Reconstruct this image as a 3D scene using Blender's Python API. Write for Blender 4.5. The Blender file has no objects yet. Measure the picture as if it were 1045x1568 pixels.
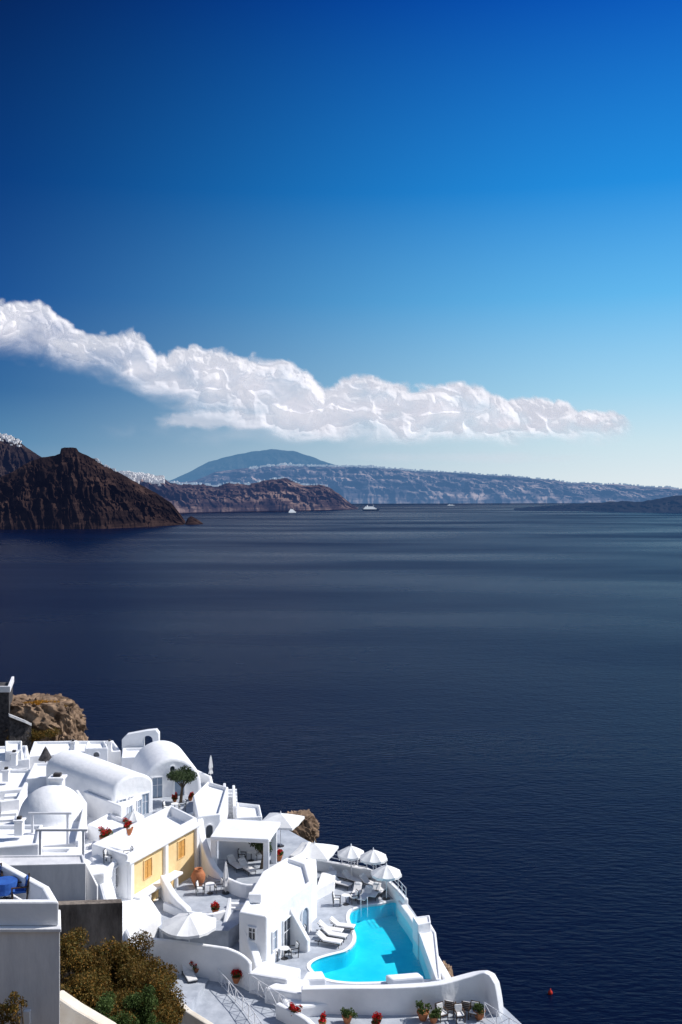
import bpy, bmesh, math, random
import numpy as np
from mathutils import Vector, Matrix
from mathutils.geometry import tessellate_polygon
random.seed(7); rng=np.random.default_rng(7)
scene=bpy.context.scene
CAMZ=130.0; F=1524.0; HY=757.0; CX=522.5
def G(px,py,z):
    D=(CAMZ-z)*F/(py-HY); return ((px-CX)/F*D, D)
def GL(pts,z): return [G(a,b,z) for a,b in pts]
def atD(px,D): return (px-CX)/F*D
def zD_(py,D): return CAMZ-(py-HY)/F*D
# ---------------------------------------------------------------- materials
def srgb(r,g,b):
    f=lambda c:((c/255)/12.92 if c/255<=0.04045 else ((c/255+0.055)/1.055)**2.4)
    return (f(r),f(g),f(b),1)
def newmat(name):
    m=bpy.data.materials.new(name); m.use_nodes=True
    nt=m.node_tree; return m,nt,nt.nodes['Principled BSDF']
def noisy(name,c1,c2,scale=1.0,rough=0.85,bump=0.1,bscale=8.0,detail=6,spec=0.3,stretch=(1,1,1),metal=0):
    m,nt,p=newmat(name); N=nt.nodes; L=nt.links
    mp=N.new('ShaderNodeMapping'); mp.inputs['Scale'].default_value=stretch
    g=N.new('ShaderNodeNewGeometry')
    L.new(g.outputs['Position'],mp.inputs[0])
    n=N.new('ShaderNodeTexNoise'); n.inputs['Scale'].default_value=scale; n.inputs['Detail'].default_value=detail; n.inputs['Roughness'].default_value=0.65
    L.new(mp.outputs[0],n.inputs['Vector'])
    r=N.new('ShaderNodeValToRGB'); r.color_ramp.elements[0].position=0.35; r.color_ramp.elements[1].position=0.65
    r.color_ramp.elements[0].color=(*c1,1); r.color_ramp.elements[1].color=(*c2,1)
    L.new(n.outputs['Fac'],r.inputs[0]); L.new(r.outputs[0],p.inputs['Base Color'])
    p.inputs['Roughness'].default_value=rough; p.inputs['Specular IOR Level'].default_value=spec; p.inputs['Metallic'].default_value=metal
    if bump>0:
        n2=N.new('ShaderNodeTexNoise'); n2.inputs['Scale'].default_value=bscale; n2.inputs['Detail'].default_value=5
        L.new(mp.outputs[0],n2.inputs['Vector'])
        b=N.new('ShaderNodeBump'); b.inputs['Strength'].default_value=bump; b.inputs['Distance'].default_value=0.1
        L.new(n2.outputs['Fac'],b.inputs['Height']); L.new(b.outputs[0],p.inputs['Normal'])
    return m
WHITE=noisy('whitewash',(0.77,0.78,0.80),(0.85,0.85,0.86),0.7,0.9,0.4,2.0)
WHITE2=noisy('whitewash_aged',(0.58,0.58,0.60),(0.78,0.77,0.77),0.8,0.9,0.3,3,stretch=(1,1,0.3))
CREAM=noisy('cream_plaster',(0.66,0.58,0.47),(0.76,0.70,0.60),0.9,0.9,0.3,3)
OCHRE=noisy('ochre_plaster',(0.80,0.56,0.27),(0.84,0.64,0.35),1.2,0.9,0.2,4)
DECK=noisy('grey_paving',(0.31,0.34,0.39),(0.45,0.48,0.53),0.9,0.8,0.15,6)
CONC=noisy('stained_concrete',(0.08,0.065,0.055),(0.32,0.27,0.23),0.9,0.9,0.5,4,stretch=(1,1,0.35))
ROCK=noisy('cliff_rock',(0.05,0.03,0.02),(0.34,0.23,0.15),0.45,0.95,1.0,2.0,detail=12)
HILL=noisy('hill_soil',(0.05,0.04,0.025),(0.14,0.10,0.06),0.4,0.95,0.8,1.5)
DSTONE=noisy('dark_masonry',(0.02,0.02,0.022),(0.10,0.09,0.09),2.5,0.95,1.0,3)
GLASS=noisy('dark_window',(0.02,0.03,0.04),(0.06,0.07,0.09),1,0.15,0,spec=0.6)
BLUEW=noisy('shutter_greyblue',(0.22,0.29,0.38),(0.32,0.39,0.48),3,0.6,0)
WOOD=noisy('dark_wood',(0.035,0.02,0.012),(0.10,0.055,0.03),4,0.6,0.1,10)
OWOOD=noisy('ochre_shutter',(0.58,0.29,0.07),(0.68,0.37,0.11),4,0.6,0.1)
FABRIC=noisy('white_canvas',(0.74,0.74,0.74),(0.80,0.80,0.79),2,0.9,0.1,6)
CUSH=noisy('cushion',(0.68,0.66,0.65),(0.76,0.75,0.74),2,0.9,0.2,6)
TERRA=noisy('terracotta',(0.36,0.12,0.05),(0.46,0.18,0.08),4,0.8,0.1)
METALW=noisy('white_metal',(0.70,0.70,0.72),(0.78,0.78,0.79),2,0.5,0)
METALD=noisy('dark_metal',(0.03,0.03,0.035),(0.07,0.07,0.075),2,0.5,0)
BLUECL=noisy('blue_cloth',(0.02,0.07,0.30),(0.03,0.12,0.42),3,0.9,0.1)
REDP=noisy('red_paint',(0.5,0.02,0.01),(0.6,0.04,0.02),3,0.4,0)
BARK=noisy('bark',(0.05,0.035,0.025),(0.13,0.10,0.07),6,0.9,0.5,10)
def leafmat(name,cols):
    m,nt,p=newmat(name); N=nt.nodes; L=nt.links
    a=N.new('ShaderNodeAttribute'); a.attribute_name='lv'
    r=N.new('ShaderNodeValToRGB'); e=r.color_ramp.elements
    e[0].color=(*cols[0],1); e[1].color=(*cols[-1],1)
    for i,c in enumerate(cols[1:-1]):
        x=e.new((i+1)/(len(cols)-1)); x.color=(*c,1)
    L.new(a.outputs['Fac'],r.inputs[0]); L.new(r.outputs[0],p.inputs['Base Color'])
    p.inputs['Roughness'].default_value=0.7; p.inputs['Specular IOR Level'].default_value=0.2
    t=N.new('ShaderNodeBsdfTranslucent'); L.new(r.outputs[0],t.inputs[0])
    mx=N.new('ShaderNodeMixShader'); mx.inputs[0].default_value=0.3
    L.new(p.outputs[0],mx.inputs[1]); L.new(t.outputs[0],mx.inputs[2]); L.new(mx.outputs[0],nt.nodes['Material Output'].inputs[0])
    return m
LEAF=leafmat('olive_leaves',[(0.02,0.035,0.012),(0.05,0.08,0.03),(0.11,0.14,0.07)])
BUSHL=leafmat('scrub_leaves',[(0.04,0.035,0.01),(0.17,0.09,0.018),(0.09,0.085,0.022),(0.30,0.15,0.03)])
GREENL=leafmat('green_leaves',[(0.03,0.05,0.012),(0.06,0.10,0.025),(0.12,0.17,0.05)])
REDL=leafmat('red_petals',[(0.45,0.01,0.01),(0.7,0.02,0.03)])
ORL=leafmat('orange_scrub',[(0.12,0.09,0.02),(0.5,0.22,0.02)])
# ---------------------------------------------------------------- mesh builder
def catmull(pts,n=6,closed=False):
    out=[]; m=len(pts)
    for i in range(m if closed else m-1):
        if closed: p=[pts[(i+k-1)%m] for k in range(4)]
        else: p=[pts[max(0,i-1)],pts[i],pts[i+1],pts[min(m-1,i+2)]]
        for k in range(n):
            t=k/n
            out.append(tuple(0.5*((2*p[1][d])+(-p[0][d]+p[2][d])*t+(2*p[0][d]-5*p[1][d]+4*p[2][d]-p[3][d])*t*t+(-p[0][d]+3*p[1][d]-3*p[2][d]+p[3][d])*t**3) for d in range(len(pts[0]))))
    if not closed: out.append(tuple(pts[-1]))
    return out
def area(p): return 0.5*sum(p[i][0]*p[(i+1)%len(p)][1]-p[(i+1)%len(p)][0]*p[i][1] for i in range(len(p)))
def ccw(p): return list(p) if area(p)>0 else list(reversed(p))
def offset(p,d,closed=True):
    n=len(p); out=[]
    for i in range(n):
        if closed: a,b,c=p[i-1],p[i],p[(i+1)%n]
        else: a,b,c=p[max(0,i-1)],p[i],p[min(n-1,i+1)]
        def nrm(u,v):
            dx,dy=v[0]-u[0],v[1]-u[1]; l=math.hypot(dx,dy)
            return None if l<1e-9 else (-dy/l,dx/l)
        n1=nrm(a,b) or nrm(b,c); n2=nrm(b,c) or n1
        mx,my=n1[0]+n2[0],n1[1]+n2[1]; l=math.hypot(mx,my) or 1; mx/=l; my/=l
        k=max(0.4,mx*n1[0]+my*n1[1])
        out.append((b[0]+mx*d/k,b[1]+my*d/k))
    return out
class B:
    def __init__(s): s.v=[]; s.f=[]
    def prism(s,pts,z0,z1):
        pts=ccw(pts); n=len(pts); o=len(s.v)
        s.v+=[(x,y,z0) for x,y in pts]+[(x,y,z1) for x,y in pts]
        s.f.append([o+i for i in reversed(range(n))]); s.f.append([o+n+i for i in range(n)])
        for i in range(n): j=(i+1)%n; s.f.append([o+i,o+j,o+n+j,o+n+i])
        return s
    def house(s,pts,z,h,rim=0.3,drop=0.3):
        pts=ccw(pts); inn=offset(pts,rim); n=len(pts); o=len(s.v)
        s.v+=[(x,y,z-h) for x,y in pts]+[(x,y,z) for x,y in pts]+[(x,y,z) for x,y in inn]+[(x,y,z-drop) for x,y in inn]
        s.f.append([o+i for i in reversed(range(n))])
        for k in range(3):
            for i in range(n):
                j=(i+1)%n; s.f.append([o+k*n+i,o+k*n+j,o+(k+1)*n+j,o+(k+1)*n+i])
        s.f.append([o+3*n+i for i in range(n)]); return s
    def wall(s,line,z0,z1,th=0.25):
        a=offset(line,th/2,False); b=offset(line,-th/2,False)
        n=len(line); o=len(s.v)
        z0=[z0]*n if not hasattr(z0,'__len__') else z0; z1=[z1]*n if not hasattr(z1,'__len__') else z1
        for i in range(n): s.v+=[(*a[i],z0[i]),(*b[i],z0[i]),(*b[i],z1[i]),(*a[i],z1[i])]
        for i in range(n-1):
            for k in range(4):
                q=(k+1)%4; s.f.append([o+4*i+k,o+4*i+q,o+4*i+4+q,o+4*i+4+k])
        s.f.append([o,o+1,o+2,o+3]); e=o+4*(n-1); s.f.append([e+3,e+2,e+1,e]); return s
    def box(s,c,size,rz=0,M=None):
        o=len(s.v); R=M if M is not None else Matrix.Rotation(rz,3,'Z')
        for dx in(-.5,.5):
            for dy in(-.5,.5):
                for dz in(-.5,.5):
                    q=R@Vector((dx*size[0],dy*size[1],dz*size[2])); s.v.append((c[0]+q.x,c[1]+q.y,c[2]+q.z))
        s.f+=[[o+a for a in f] for f in([0,1,3,2],[4,6,7,5],[0,4,5,1],[2,3,7,6],[0,2,6,4],[1,5,7,3])]; return s
    def cyl(s,p0,p1,r0,r1=None,n=8):
        r1=r0 if r1 is None else r1; p0=Vector(p0); p1=Vector(p1); d=(p1-p0).normalized()
        u=d.orthogonal().normalized(); w=d.cross(u); o=len(s.v)
        for p,r in((p0,r0),(p1,r1)):
            for i in range(n):
                a=2*math.pi*i/n; q=p+u*(r*math.cos(a))+w*(r*math.sin(a)); s.v.append(tuple(q))
        for i in range(n): j=(i+1)%n; s.f.append([o+i,o+j,o+n+j,o+n+i])
        s.f.append([o+i for i in reversed(range(n))]); s.f.append([o+n+i for i in range(n)]); return s
    def lathe(s,c,prof,n=16,ph=0):
        o=len(s.v); m=len(prof)
        for r,z in prof:
            for i in range(n):
                a=2*math.pi*i/n+ph; s.v.append((c[0]+r*math.cos(a),c[1]+r*math.sin(a),c[2]+z))
        for k in range(m-1):
            for i in range(n):
                j=(i+1)%n; s.f.append([o+k*n+i,o+k*n+j,o+(k+1)*n+j,o+(k+1)*n+i])
        return s
    def vault(s,a,b,w,z0,z1,zr,n=16):
        a=Vector((*a,0)); b=Vector((*b,0)); d=(b-a).normalized(); u=Vector((-d.y,d.x,0)); o=len(s.v)
        prof=[(-w/2,z0)]+[(-w/2*math.cos(math.pi*i/n),z1+(zr-z1)*math.sin(math.pi*i/n)) for i in range(n+1)]+[(w/2,z0)]
        for e in(a,b):
            for x,z in prof: q=e+u*x; s.v.append((q.x,q.y,z))
        m=len(prof)
        for i in range(m): j=(i+1)%m; s.f.append([o+i,o+j,o+m+j,o+m+i])
        s.f.append([o+i for i in reversed(range(m))]); s.f.append([o+m+i for i in range(m)]); return s
    def build(s,name,mat,parent=None,bevel=0,smooth=False,seg=2,recalc=True):
        me=bpy.data.meshes.new(name); me.from_pydata(s.v,[],s.f); me.update()
        if recalc:
            bm=bmesh.new(); bm.from_mesh(me); bmesh.ops.recalc_face_normals(bm,faces=bm.faces); bm.to_mesh(me); bm.free()
        ob=bpy.data.objects.new(name,me); scene.collection.objects.link(ob); me.materials.append(mat)
        if parent: ob.parent=parent
        if bevel:
            md=ob.modifiers.new('bevel','BEVEL'); md.width=bevel; md.segments=seg; md.limit_method='ANGLE'; md.angle_limit=0.7
        if smooth:
            me.shade_smooth()
            if smooth!='all':
                try: me.set_sharp_from_angle(angle=0.7)
                except Exception: pass
        return ob
def empty(name):
    e=bpy.data.objects.new(name,None); scene.collection.objects.link(e); e.empty_display_size=0.2; return e
def arr_mesh(name,V,Fq,mat,attr=None,smooth=False,parent=None):
    me=bpy.data.meshes.new(name); V=np.asarray(V,dtype=np.float32); Fq=np.asarray(Fq,dtype=np.int32)
    me.vertices.add(len(V)); me.vertices.foreach_set('co',V.ravel())
    k=Fq.shape[1]; me.loops.add(Fq.size); me.loops.foreach_set('vertex_index',Fq.ravel())
    me.polygons.add(len(Fq)); me.polygons.foreach_set('loop_start',np.arange(0,Fq.size,k,dtype=np.int32))
    try: me.polygons.foreach_set('loop_total',np.full(len(Fq),k,dtype=np.int32))
    except Exception: pass
    me.update(calc_edges=True); me.validate()
    if attr:
        for nm,val in attr.items():
            a=me.attributes.new(nm,'FLOAT','POINT'); a.data.foreach_set('value',np.asarray(val,dtype=np.float32))
    me.materials.append(mat)
    if smooth: me.shade_smooth()
    ob=bpy.data.objects.new(name,me); scene.collection.objects.link(ob)
    if parent: ob.parent=parent
    return ob
def gridfaces(nr,nc):
    i=np.arange(nr-1)[:,None]*nc+np.arange(nc-1)[None,:]; i=i.ravel()
    return np.stack([i,i+1,i+nc+1,i+nc],1)
_T={}
def vnoise(x,y,seed=0):
    if seed not in _T: _T[seed]=np.random.default_rng(seed+100).random((256,256))
    T=_T[seed]; xi=np.floor(x).astype(int); yi=np.floor(y).astype(int); fx=x-xi; fy=y-yi
    fx=fx*fx*(3-2*fx); fy=fy*fy*(3-2*fy); a=xi%256; b=yi%256; a1=(a+1)%256; b1=(b+1)%256
    return (T[a,b]*(1-fx)+T[a1,b]*fx)*(1-fy)+(T[a,b1]*(1-fx)+T[a1,b1]*fx)*fy
def fbm(x,y,oct=5,seed=0,ridge=False,g=0.5):
    s=0;amp=1;tot=0
    for k in range(oct):
        c,sn=math.cos(.6*k),math.sin(.6*k)
        n=vnoise((x*c-y*sn)*2**k+17.3*k,(x*sn+y*c)*2**k+5.1*k,seed+k)*2-1
        if ridge: n=1-2*abs(n)
        s=s+n*amp; tot+=amp; amp*=g
    return s/tot
def sstep(a,b,x): t=np.clip((x-a)/(b-a),0,1); return t*t*(3-2*t)
def leaves(name,blobs,n,size,mat,parent=None):
    bl=np.array(blobs); w=(bl[:,3]*bl[:,4]*bl[:,5])**0.67; idx=rng.choice(len(bl),n,p=w/w.sum())
    d=rng.normal(size=(n,3)); d/=np.linalg.norm(d,axis=1)[:,None]; r=rng.random(n)**0.4
    r=np.where(rng.random(n)<0.12,r*1.18,r)
    C=bl[idx,:3]+d*r[:,None]*bl[idx,3:6]
    a=rng.normal(size=(n,3)); a/=np.linalg.norm(a,axis=1)[:,None]; b=np.cross(a,rng.normal(size=(n,3))); b/=np.linalg.norm(b,axis=1)[:,None]
    s=size*(0.6+0.8*rng.random(n))[:,None]
    V=np.stack([C-a*s,C+b*s*0.45,C+a*s,C-b*s*0.45],1).reshape(-1,3)
    Fq=np.arange(4*n).reshape(n,4)
    lv=np.clip(0.5+0.25*np.sin(idx*12.9898*3)+0.2*rng.normal(size=n),0,1)
    return arr_mesh(name,V,Fq,mat,{'lv':np.repeat(lv,4)},parent=parent)
# ---------------------------------------------------------------- facade openings
def face_basis(A,Bp,inside):
    A=Vector(A);Bp=Vector(Bp); d=(Bp-A); L=d.length; d/=L; n=Vector((d.y,-d.x))
    if (Vector(inside)-A).dot(n)>0: n=-n
    return A,d,n,L
def opening(par,A,Bp,inside,u,w,z0,h,arch=False,frame=WHITE,pane=GLASS,fw=0.09,mull=True,proud=0.05):
    A,d,n,L=face_basis(A,Bp,inside); c=A+d*(u*L)
    def shape(w,h,zb):
        if arch:
            r=w/2; return [(-r,zb),(r,zb)]+[(r*math.cos(math.pi*i/10),zb+h-r+r*math.sin(math.pi*i/10)) for i in range(11)]
        return [(-w/2,zb),(w/2,zb),(w/2,zb+h),(-w/2,zb+h)]
    def ext(pts,d0,d1,nm,mat):
        b=B(); m=len(pts)
        for dd in(d0,d1):
            for x,z in pts: q=c+d*x+n*dd; b.v.append((q.x,q.y,z))
        b.f.append(list(range(m))); b.f.append([m+i for i in reversed(range(m))])
        for i in range(m): j=(i+1)%m; b.f.append([i,j,m+j,m+i])
        b.build(nm,mat,par)
    o=shape(w+2*fw,h+fw,z0-0.001); inn=shape(w,h,z0); m=len(o); b=B()
    for dd in(-0.05,proud+0.07):
        for pts in(o,inn):
            for x,z in pts: q=c+d*x+n*dd; b.v.append((q.x,q.y,z))
    for i in range(m):
        j=(i+1)%m; b.f+=[[i,j,2*m+j,2*m+i],[m+j,m+i,3*m+i,3*m+j],[2*m+i,2*m+j,3*m+j,3*m+i]]
    b.build('surround',frame,par)
    ext(inn,-0.05,0.012,'pane',pane)
    if mull and not arch:
        b=B(); q=c+n*0.03; ang=math.atan2(d.y,d.x)
        b.box((q.x,q.y,z0+h/2),(0.05,0.03,h-0.01),ang); b.box((q.x,q.y,z0+h*0.62),(w-0.01,0.028,0.045),ang); b.build('mullion',METALW if pane is not OWOOD else OWOOD,par)
# ---------------------------------------------------------------- furniture
def umbrella(x,y,zf,w,h=2.5,sides=8,ph=0.2):
    e=empty('patio_umbrella'); r=w/2/ (math.cos(math.pi/sides) if sides==4 else 1)
    B().cyl((x,y,zf),(x,y,zf+h+0.25),0.035,0.03).build('pole',METALW,e)
    B().lathe((x,y,zf),[(0.02,0),(0.3,0),(0.3,0.07),(0.05,0.1)],12).build('base',METALD,e)
    b=B(); n=sides*4; prof=[(0.0,h+0.2),(0.35,h+0.02),(0.7,h-0.2),(1.0,h-0.42),(1.0,h-0.62)]
    for k,(rr,z) in enumerate(prof):
        for i in range(n):
            a=2*math.pi*i/n+ph; t=(i%4)/4
            seg=math.cos(math.pi/sides)/math.cos((t-0.5)*2*math.pi/sides)
            q=1 if i%4==0 else seg
            sag=0 if i%4==0 else -0.08*rr*math.sin(math.pi*t)
            if k==4: sag+= 0.05*(i%2)
            b.v.append((x+r*rr*q*math.cos(a),y+r*rr*q*math.sin(a),zf+z+sag*1.0))
    for k in range(4):
        for i in range(n): j=(i+1)%n; b.f.append([k*n+i,k*n+j,(k+1)*n+j,(k+1)*n+i])
    ob=b.build('canopy',FABRIC,e); ob.modifiers.new('s','SOLIDIFY').thickness=0.015
    b=B()
    for i in range(sides):
        a=2*math.pi*i/sides+ph; b.cyl((x,y,zf+h-0.65),(x+r*.55*math.cos(a),y+r*.55*math.sin(a),zf+h-0.2),0.012,n=4)
    b.build('ribs',METALD,e)
    B().lathe((x,y,zf+h+0.17),[(0.04,0),(0.06,0.08),(0.02,0.2),(0.0,0.24)],8).build('finial',METALW,e)
def closed_umbrella(x,y,zf,h=2.6):
    e=empty('closed_umbrella'); B().cyl((x,y,zf),(x,y,zf+h),0.03).build('pole',METALW,e)
    B().lathe((x,y,zf),[(0.02,0),(0.28,0),(0.28,0.07),(0.05,0.1)],10).build('base',METALD,e)
    b=B(); prof=[(0.02,h+0.1),(0.08,h-0.1),(0.15,h-0.6),(0.20,h-1.1),(0.13,h-1.3),(0.22,h-1.7),(0.17,h-1.72)]
    n=12
    for r,z in prof:
        for i in range(n): a=2*math.pi*i/n; q=r*(1.15 if i%2 else .82); b.v.append((x+q*math.cos(a),y+q*math.sin(a),zf+z))
    for k in range(len(prof)-1):
        for i in range(n): j=(i+1)%n; b.f.append([k*n+i,k*n+j,(k+1)*n+j,(k+1)*n+i])
    b.build('furled_canopy',CUSH,e)
def local(x,y,z,rz): return Matrix.Translation((x,y,z))@Matrix.Rotation(rz,4,'Z')
def place(b,M): b.v=[tuple(M@Vector(v)) for v in b.v]; return b
def sunbed(x,y,zf,rz,frame=METALD):
    e=empty('sun_lounger'); M=local(x,y,zf,rz)
    b=B()
    for sx in(-.3,.3):
        b.box((sx,0,.28),(.05,1.95,.05))
        for sy in(-.85,.7): b.cyl((sx,sy,0),(sx,sy,.26),.025,n=6)
    for i in range(8): b.box((0,-.9+i*.22,.3),(.56,.08,.02))
    place(b,M).build('frame',frame,e)
    b=B(); b.box((0,-.32,.37),(.64,1.3,.11)); R=Matrix.Rotation(math.radians(35),3,'X'); b.box((0,.60,.58),(.64,.75,.1),M=R)
    place(b,M).build('mattress',CUSH,e,bevel=.04)
    b=B(); b.box((0,.78,.78),(.42,.2,.1),M=R); place(b,M).build('pillow',FABRIC,e,bevel=.04)
def chair(x,y,zf,rz,frame=WOOD,cush=CUSH):
    e=empty('armchair'); M=local(x,y,zf,rz); b=B()
    for sx in(-.27,.27):
        b.cyl((sx,-.25,0),(sx,-.25,.64),.028,n=6); b.cyl((sx,.26,0),(sx,.34,.95),.028,n=6); b.box((sx,.02,.65),(.07,.6,.035))
    b.box((0,-.25,.40),(.5,.04,.06)); b.box((0,.28,.40),(.5,.04,.06))
    for k in range(4): b.box((0,.30+.02*k,.52+k*.13),(.5,.025,.06))
    place(b,M).build('frame',frame,e)
    b=B(); b.box((0,0,.46),(.5,.5,.09)); b.box((0,.245,.72),(.46,.07,.42),M=Matrix.Rotation(math.radians(-9),3,'X')); place(b,M).build('cushion',cush,e,bevel=.03)
def wire_chair(x,y,zf,rz): chair(x,y,zf,rz,METALD,FABRIC)
def table(x,y,zf,r=.4,cloth=None):
    e=empty('round_table'); B().lathe((x,y,zf),[(0,.74),(r,.74),(r,.70),(0,.70)],20).build('top',cloth or FABRIC,e)
    B().cyl((x,y,zf),(x,y,zf+.7),.035).build('leg',METALD,e); B().lathe((x,y,zf),[(0.02,.05),(.25,.03),(.26,0)],12).build('foot',METALD,e)
    if cloth: B().lathe((x,y,zf),[(r+.003,.745),(r+.02,.5),(r+.06,.35)],20).build('cloth',cloth,e)
def pot(x,y,zf,s=.35,flower=None,leaf=GREENL,name='potted_plant',h=.5):
    e=empty(name); B().lathe((x,y,zf),[(0,0),(s*.55,0),(s*.85,s*.7),(s,s*1.3),(s*1.08,s*1.3),(s*1.08,s*1.5),(s*.9,s*1.5),(s*.85,s*1.3),(0,s*1.3)],16).build('pot',TERRA,e,smooth=True)
    z=zf+s*1.5+h*.3
    bl=[(x+rng.normal()*s*.5,y+rng.normal()*s*.5,z+rng.normal()*h*.22,s*.7,s*.7,h*.4) for _ in range(6)]
    leaves('foliage',bl,420,.08,leaf,e)
    if flower: leaves('flowers',[(a,b,c+.1,p,q,r) for a,b,c,p,q,r in bl],260,.08,flower,e)
def railing(line,z,h=1.0,mat=METALW,name='railing',cross=True,step=1.1):
    e=empty(name); b=B(); pts=[]
    zs=z if hasattr(z,'__len__') else [z]*len(line)
    for i in range(len(line)-1):
        a=Vector((*line[i],zs[i])); c=Vector((*line[i+1],zs[i+1])); n=max(1,round((c-a).length/step))
        for k in range(n): pts.append(a.lerp(c,k/n))
    pts.append(Vector((*line[-1],zs[-1])))
    for p in pts: b.cyl(p,p+Vector((0,0,h)),.03,n=6)
    for p,q in zip(pts,pts[1:]):
        for hh in(h,.12): b.cyl(p+Vector((0,0,hh)),q+Vector((0,0,hh)),.025,n=6)
        if cross:
            b.cyl(p+Vector((0,0,.12)),q+Vector((0,0,h)),.016,n=5); b.cyl(q+Vector((0,0,.12)),p+Vector((0,0,h)),.016,n=5)
        else: b.cyl(p+Vector((0,0,h*.55)),q+Vector((0,0,h*.55)),.018,n=5)
    b.build('rails',mat,e)
def steps(par,p0,p1,w,z0,z1,n,mat=WHITE,zb=None):
    p0=Vector(p0);p1=Vector(p1); d=(p1-p0); ang=math.atan2(d.y,d.x); b=B(); zb=z0-.3 if zb is None else zb
    for k in range(n):
        c=p0+d*((k+.5)/n); zt=z0+(z1-z0)*(k+1)/n
        b.box((c.x,c.y,(zt+zb)/2),(d.length/n-.002,w,zt-zb),ang)
    b.build('stair_steps',mat,par)
# ================================================================ CAMERA
cam=bpy.data.cameras.new('camera'); co=bpy.data.objects.new('camera',cam); scene.collection.objects.link(co)
co.location=(0,0,CAMZ); co.rotation_euler=(math.radians(90),0,0)
cam.sensor_fit='VERTICAL'; cam.sensor_height=36; cam.sensor_width=24; cam.lens=F*36/1568; cam.shift_y=-(784-HY)/1568
cam.clip_start=.5; cam.clip_end=200000; scene.camera=co
# ================================================================ LIGHT
SEL=math.radians(46); SAZ=math.radians(76)
sd=Vector((math.sin(SAZ)*math.cos(SEL),math.cos(SAZ)*math.cos(SEL),math.sin(SEL)))
sun=bpy.data.lights.new('sun','SUN'); sun.energy=5.0; sun.angle=math.radians(.53); sun.color=(1,.965,.92)
so=bpy.data.objects.new('sun',sun); scene.collection.objects.link(so); so.rotation_euler=sd.to_track_quat('Z','Y').to_euler(); so.location=(100,100,400)
w=bpy.data.worlds.new('World'); scene.world=w; w.use_nodes=True; nt=w.node_tree; N=nt.nodes; L=nt.links
bg=N['Background']; bg.inputs['Strength'].default_value=.1
sky=N.new('ShaderNodeTexSky'); sky.sky_type='NISHITA'; sky.sun_disc=False; sky.sun_elevation=SEL; sky.sun_rotation=SAZ; sky.altitude=130; sky.dust_density=.6
tc=N.new('ShaderNodeTexCoord'); sx=N.new('ShaderNodeSeparateXYZ'); L.new(tc.outputs['Generated'],sx.inputs[0])
def ramp(stops):
    r=N.new('ShaderNodeValToRGB'); e=r.color_ramp.elements; e[0].position=stops[0][0]; e[0].color=srgb(*stops[0][1]); e[1].position=stops[-1][0]; e[1].color=srgb(*stops[-1][1])
    for p,c in stops[1:-1]: q=e.new(p); q.color=srgb(*c)
    L.new(sx.outputs['Z'],r.inputs[0]); return r
RL=ramp([(0,(128,166,192)),(.05,(68,126,170)),(.10,(22,90,150)),(.19,(0,62,136)),(.29,(0,42,112)),(.45,(0,15,62)),(.9,(0,26,84))])
RR=ramp([(0,(230,237,240)),(.05,(206,230,240)),(.10,(166,216,242)),(.19,(100,186,240)),(.29,(34,144,226)),(.45,(0,82,186)),(.9,(0,66,165))])
mr=N.new('ShaderNodeMapRange'); mr.interpolation_type='SMOOTHSTEP'; mr.inputs['From Min'].default_value=-.47; mr.inputs['From Max'].default_value=.38
L.new(sx.outputs['X'],mr.inputs['Value'])
mx=N.new('ShaderNodeMix'); mx.data_type='RGBA'; L.new(mr.outputs[0],mx.inputs[0]); L.new(RL.outputs[0],mx.inputs[6]); L.new(RR.outputs[0],mx.inputs[7])
sc=N.new('ShaderNodeVectorMath'); sc.operation='SCALE'; sc.inputs['Scale'].default_value=10; L.new(mx.outputs[2],sc.inputs[0])
m2=N.new('ShaderNodeMapRange'); m2.interpolation_type='SMOOTHSTEP'; m2.inputs['From Min'].default_value=-.1; m2.inputs['From Max'].default_value=.6; m2.inputs['To Max'].default_value=.99
L.new(sx.outputs['Y'],m2.inputs['Value'])
ns=N.new('ShaderNodeVectorMath'); ns.operation='SCALE'; ns.inputs['Scale'].default_value=1.2; L.new(sky.outputs[0],ns.inputs[0])
m3=N.new('ShaderNodeMix'); m3.data_type='RGBA'; L.new(m2.outputs[0],m3.inputs[0]); L.new(ns.outputs[0],m3.inputs[6]); L.new(sc.outputs[0],m3.inputs[7])
L.new(m3.outputs[2],bg.inputs['Color'])
scene.view_settings.view_transform='Standard'; scene.view_settings.look='None'; scene.view_settings.exposure=0
# ================================================================ SEA
m,nt,p=newmat('sea_water'); N=nt.nodes; L=nt.links
g=N.new('ShaderNodeNewGeometry')
def nz(scale,st,det=4,rot=0):
    mp=N.new('ShaderNodeMapping'); mp.inputs['Scale'].default_value=st; mp.inputs['Rotation'].default_value=(0,0,rot); L.new(g.outputs['Position'],mp.inputs[0])
    n=N.new('ShaderNodeTexNoise'); n.inputs['Scale'].default_value=scale; n.inputs['Detail'].default_value=det; L.new(mp.outputs[0],n.inputs['Vector']); return n
n1=nz(.5,(.4,1,1),6,.15); n2=nz(.09,(.5,1,1),3,-.2); n3=nz(.0022,(.35,1,1),5,.2)
ad=N.new('ShaderNodeMath'); ad.operation='MULTIPLY_ADD'; L.new(n2.outputs['Fac'],ad.inputs[0]); ad.inputs[1].default_value=.9; L.new(n1.outputs['Fac'],ad.inputs[2])
bp=N.new('ShaderNodeBump'); bp.inputs['Strength'].default_value=.45; bp.inputs['Distance'].default_value=1.0; L.new(ad.outputs[0],bp.inputs['Height']); L.new(bp.outputs[0],p.inputs['Normal'])
r=N.new('ShaderNodeValToRGB'); r.color_ramp.elements[0].position=.35; r.color_ramp.elements[1].position=.7
r.color_ramp.elements[0].color=(.0008,.0022,.010,1); r.color_ramp.elements[1].color=(.002,.005,.020,1); L.new(n3.outputs['Fac'],r.inputs[0]); L.new(r.outputs[0],p.inputs['Base Color'])
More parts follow.
